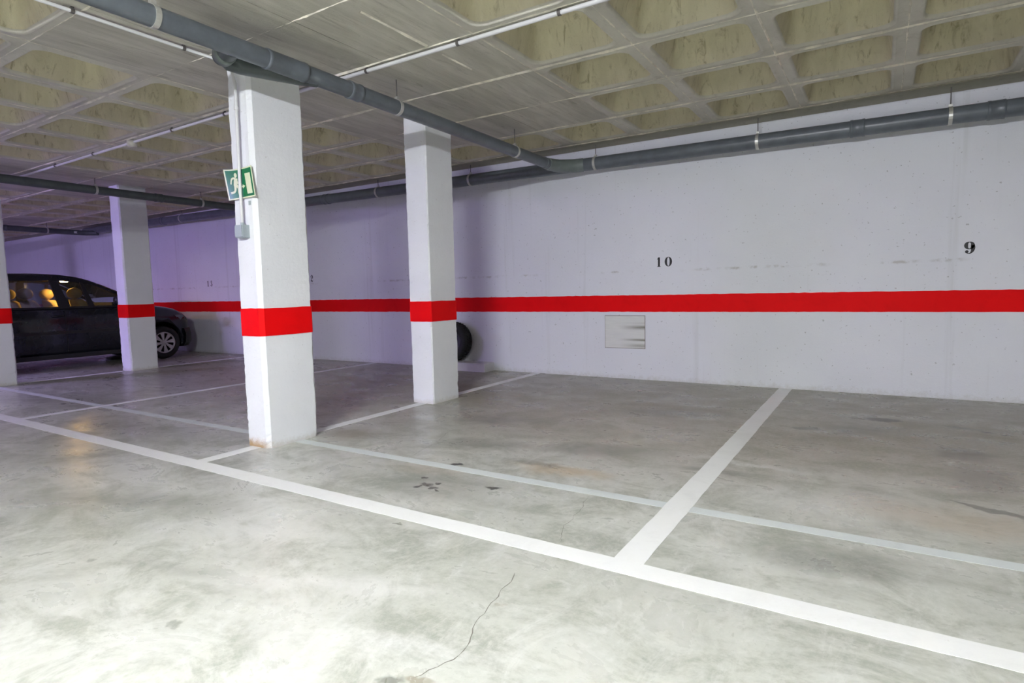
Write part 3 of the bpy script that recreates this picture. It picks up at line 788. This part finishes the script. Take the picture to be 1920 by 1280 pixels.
        MB().tube([(s_*(HW-.06), 4.44, .90), (s_*(HW+.06), 4.42, .935)], .018, 8).build('mirror_arm', M['cartrim'], mi)
        # headlamp
        hl = [(5.30, .70), (5.40, .60), (5.52, .56), (5.60, .575), (5.55, .645), (5.46, .70)]
        def hx(y):
            for a, b_ in zip(ST, ST[1:]):
                if a[0] <= y <= b_[0]: return a[1]+(b_[1]-a[1])*(y-a[0])/(b_[0]-a[0])
            return .4
        m = MB(); m.prism(hl, lambda u, v, d: (s_*(hx(u)*.985+.006-d), u, v), .03); m.build('headlamp', M['lens'], t)
    # roof skin
    V = []; F = []; nx = 9
    for (y, z) in roofz[1:-1]:
        for i in range(nx):
            q = -1+2*i/(nx-1); hw = sx(z)+.006
            V.append((q*hw, y, z+.028*(1-q*q)*(1 if 2.5 < y < 4.3 else .8)))
    top = []
    for i in range(len(roofz)-3):
        y = roofz[1+i][0]
        for j in range(nx-1):
            q = (i*nx+j, i*nx+j+1, (i+1)*nx+j+1, (i+1)*nx+j)
            top.append((y, q))
    def used(fs):
        ids = sorted({i for q in fs for i in q}); r_ = {a: b for b, a in enumerate(ids)}
        return MB().add([V[i] for i in ids], [tuple(r_[i] for i in q) for q in fs], True)
    roof = used([q for y, q in top if 2.55 <= y < 4.17])
    rm = roof.build('roof', M['carp'], t); so = rm.modifiers.new('s', 'SOLIDIFY'); so.thickness = .02; so.offset = -1
    used([q for y, q in top if y >= 4.17]).build('windscreen', M['glass'], t)
    used([q for y, q in top if y < 2.55]).build('rear_window', M['glass'], t)
    # bumper and grille
    bp = [(5.10+.34, .755, .18), (5.52, .70, .17), (5.62, .60, .17), (5.70, .42, .18), (5.73, .2, .19), (5.735, 0, .19)]
    V = []; F = []
    pts = [(x, y) for y, x, _ in bp] + [(-x, y) for y, x, _ in bp[-2::-1]]
    for (x, y) in pts: V += [(x, y-.02, .175), (x*1.012, y+.02, .25), (x*1.015, y+.03, .38), (x*1.0, y+.01, .47), (x*.96, y-.06, .48), (x*.9, y-.1, .175)]
    for i in range(len(pts)-1):
        for j in range(6): F.append((i*6+j, i*6+(j+1) % 6, (i+1)*6+(j+1) % 6, (i+1)*6+j))
    MB().add(V, F, True).build('front_bumper', M['cartrim'], t)
    MB().box(-.7, .7, 1.97, 2.10, .25, .47).build('rear_bumper', M['cartrim'], t)
    MB().box(-.22, .22, 5.655, 5.70, .47, .56).build('grille', M['cartrim'], t)
    # wheels
    for ya in AX:
        for s_ in (1, -1):
            wl = link('wheel', None, t); wl.location = (s_*.715, ya, WR)
            p = [(.165, -.07), (.172, -.08), (.215, -.088), (.245, -.078), (.258, -.055), (WR, -.03), (WR, .03), (.258, .055), (.245, .078), (.215, .088), (.172, .082), (.168, .07), (.165, -.07)]
            MB().lathe(p, (0, 0, 0), (s_, 0, 0), 44).build('tyre', M['rubber'], wl)
            MB().lathe([(0, .030), (.165, .030), (.165, -.06), (0, -.06)], (0, 0, 0), (s_, 0, 0), 36).build('brake_hub', M['under'], wl)
            hub = MB().lathe([(.150, .062), (.158, .076), (.172, .078), (.178, .066), (.168, .05), (.150, .062)], (0, 0, 0), (s_, 0, 0), 44)
            hub.lathe([(0, .075), (.035, .074), (.045, .066), (.05, .04)], (0, 0, 0), (s_, 0, 0), 24)
            for i in range(8):
                a0 = 2*math.pi*i/8+.2
                poly = [(.032, -.40), (.09, -.27), (.158, -.30), (.158, .16), (.09, .17), (.032, .38)]
                m2 = [(r*math.cos(a0+da*(.9 if r > .1 else 1)), r*math.sin(a0+da)) for r, da in poly]
                hub.prism(m2, lambda u, v, d, s_=s_: (s_*(.070-d), u, v), .012)
            hub.build('hubcap', M['silver'], wl)
    # seats: squab shoulders and headrests showing above the belt line
    def seat(x, y):
        st = link('seat', None, t); st.location = (x, y, 0)
        V = []; F = []; prof = [(.0, .55), (-.02, .72), (-.05, .86), (-.085, .95), (-.11, .985)]
        for (dy, z) in prof:
            hw = .205 if z < .9 else (.17 if z < .97 else .11)
            for (u, v) in ((-1, -1), (-.6, -1.3), (.6, -1.3), (1, -1), (1, 1), (.6, 1.25), (-.6, 1.25), (-1, 1)): V.append((u*hw, dy+v*.045, z))
        for i in range(len(prof)-1):
            for j in range(8): F.append((i*8+j, i*8+(j+1) % 8, (i+1)*8+(j+1) % 8, (i+1)*8+j))
        F.append(tuple(range(32, 40)))
        MB().add(V, F, True).build('backrest', M['beige'], st)
        hm = MB().lathe([(0, -.105), (.045, -.10), (.075, -.07), (.085, 0), (.075, .07), (.045, .10), (0, .105)], (0, -.12, 1.075), (1, 0, 0), 20)
        for q in (-.05, .05): hm.tube([(q, -.12, .97), (q, -.12, 1.03)], .008, 6)
        hm.build('headrest', M['beige'], st)
    for (x, y) in ((.40, 4.17), (-.42, 4.12), (.42, 3.56), (-.42, 3.50), (0, 3.50)): seat(x, y)
    MB().box(-.62, .62, 4.45, 4.80, .80, .93).build('dashboard', M['cartrim'], t)
    MB().box(-.52, .52, 2.75, 4.12, 1.285, 1.297).build('headliner', M['beige'], t)
    MB().lathe([(0, -.035), (.045, -.033), (.06, -.01), (.06, 0), (0, .0)], (.02, 4.08, 1.285), (0, 0, 1), 20).build('dome_lamp', M['dome'], t)
    return t
make_car()

# ------------------------------------------------------------------ lamps of the aisle
for i, (x, y, st, col) in enumerate(LAMPS):
    t = thing('ceiling_lamp', ['white fluorescent batten lamp on the ceiling above the drive aisle', 'violet fluorescent batten lamp above the aisle opposite the car', 'violet fluorescent batten lamp at the far left end'][i], 'lamp', (x, y, ZC), 'aisle lamps')
    MB().box(-.64, .64, -.05, .05, -.035, 0).build('housing', M['batten'], t)
    mt = emit('tube_glow_%d' % i, col, st)
    for q in (-.03, .03):
        MB().tube([(-.60, q, -.065), (.60, q, -.065)], .013, 12).build('tube', mt, t)
    for s_ in (-1, 1): MB().box(s_*.62-.018, s_*.62+.018, -.048, .048, -.085, -.03).build('end_cap', M['batten'], t)
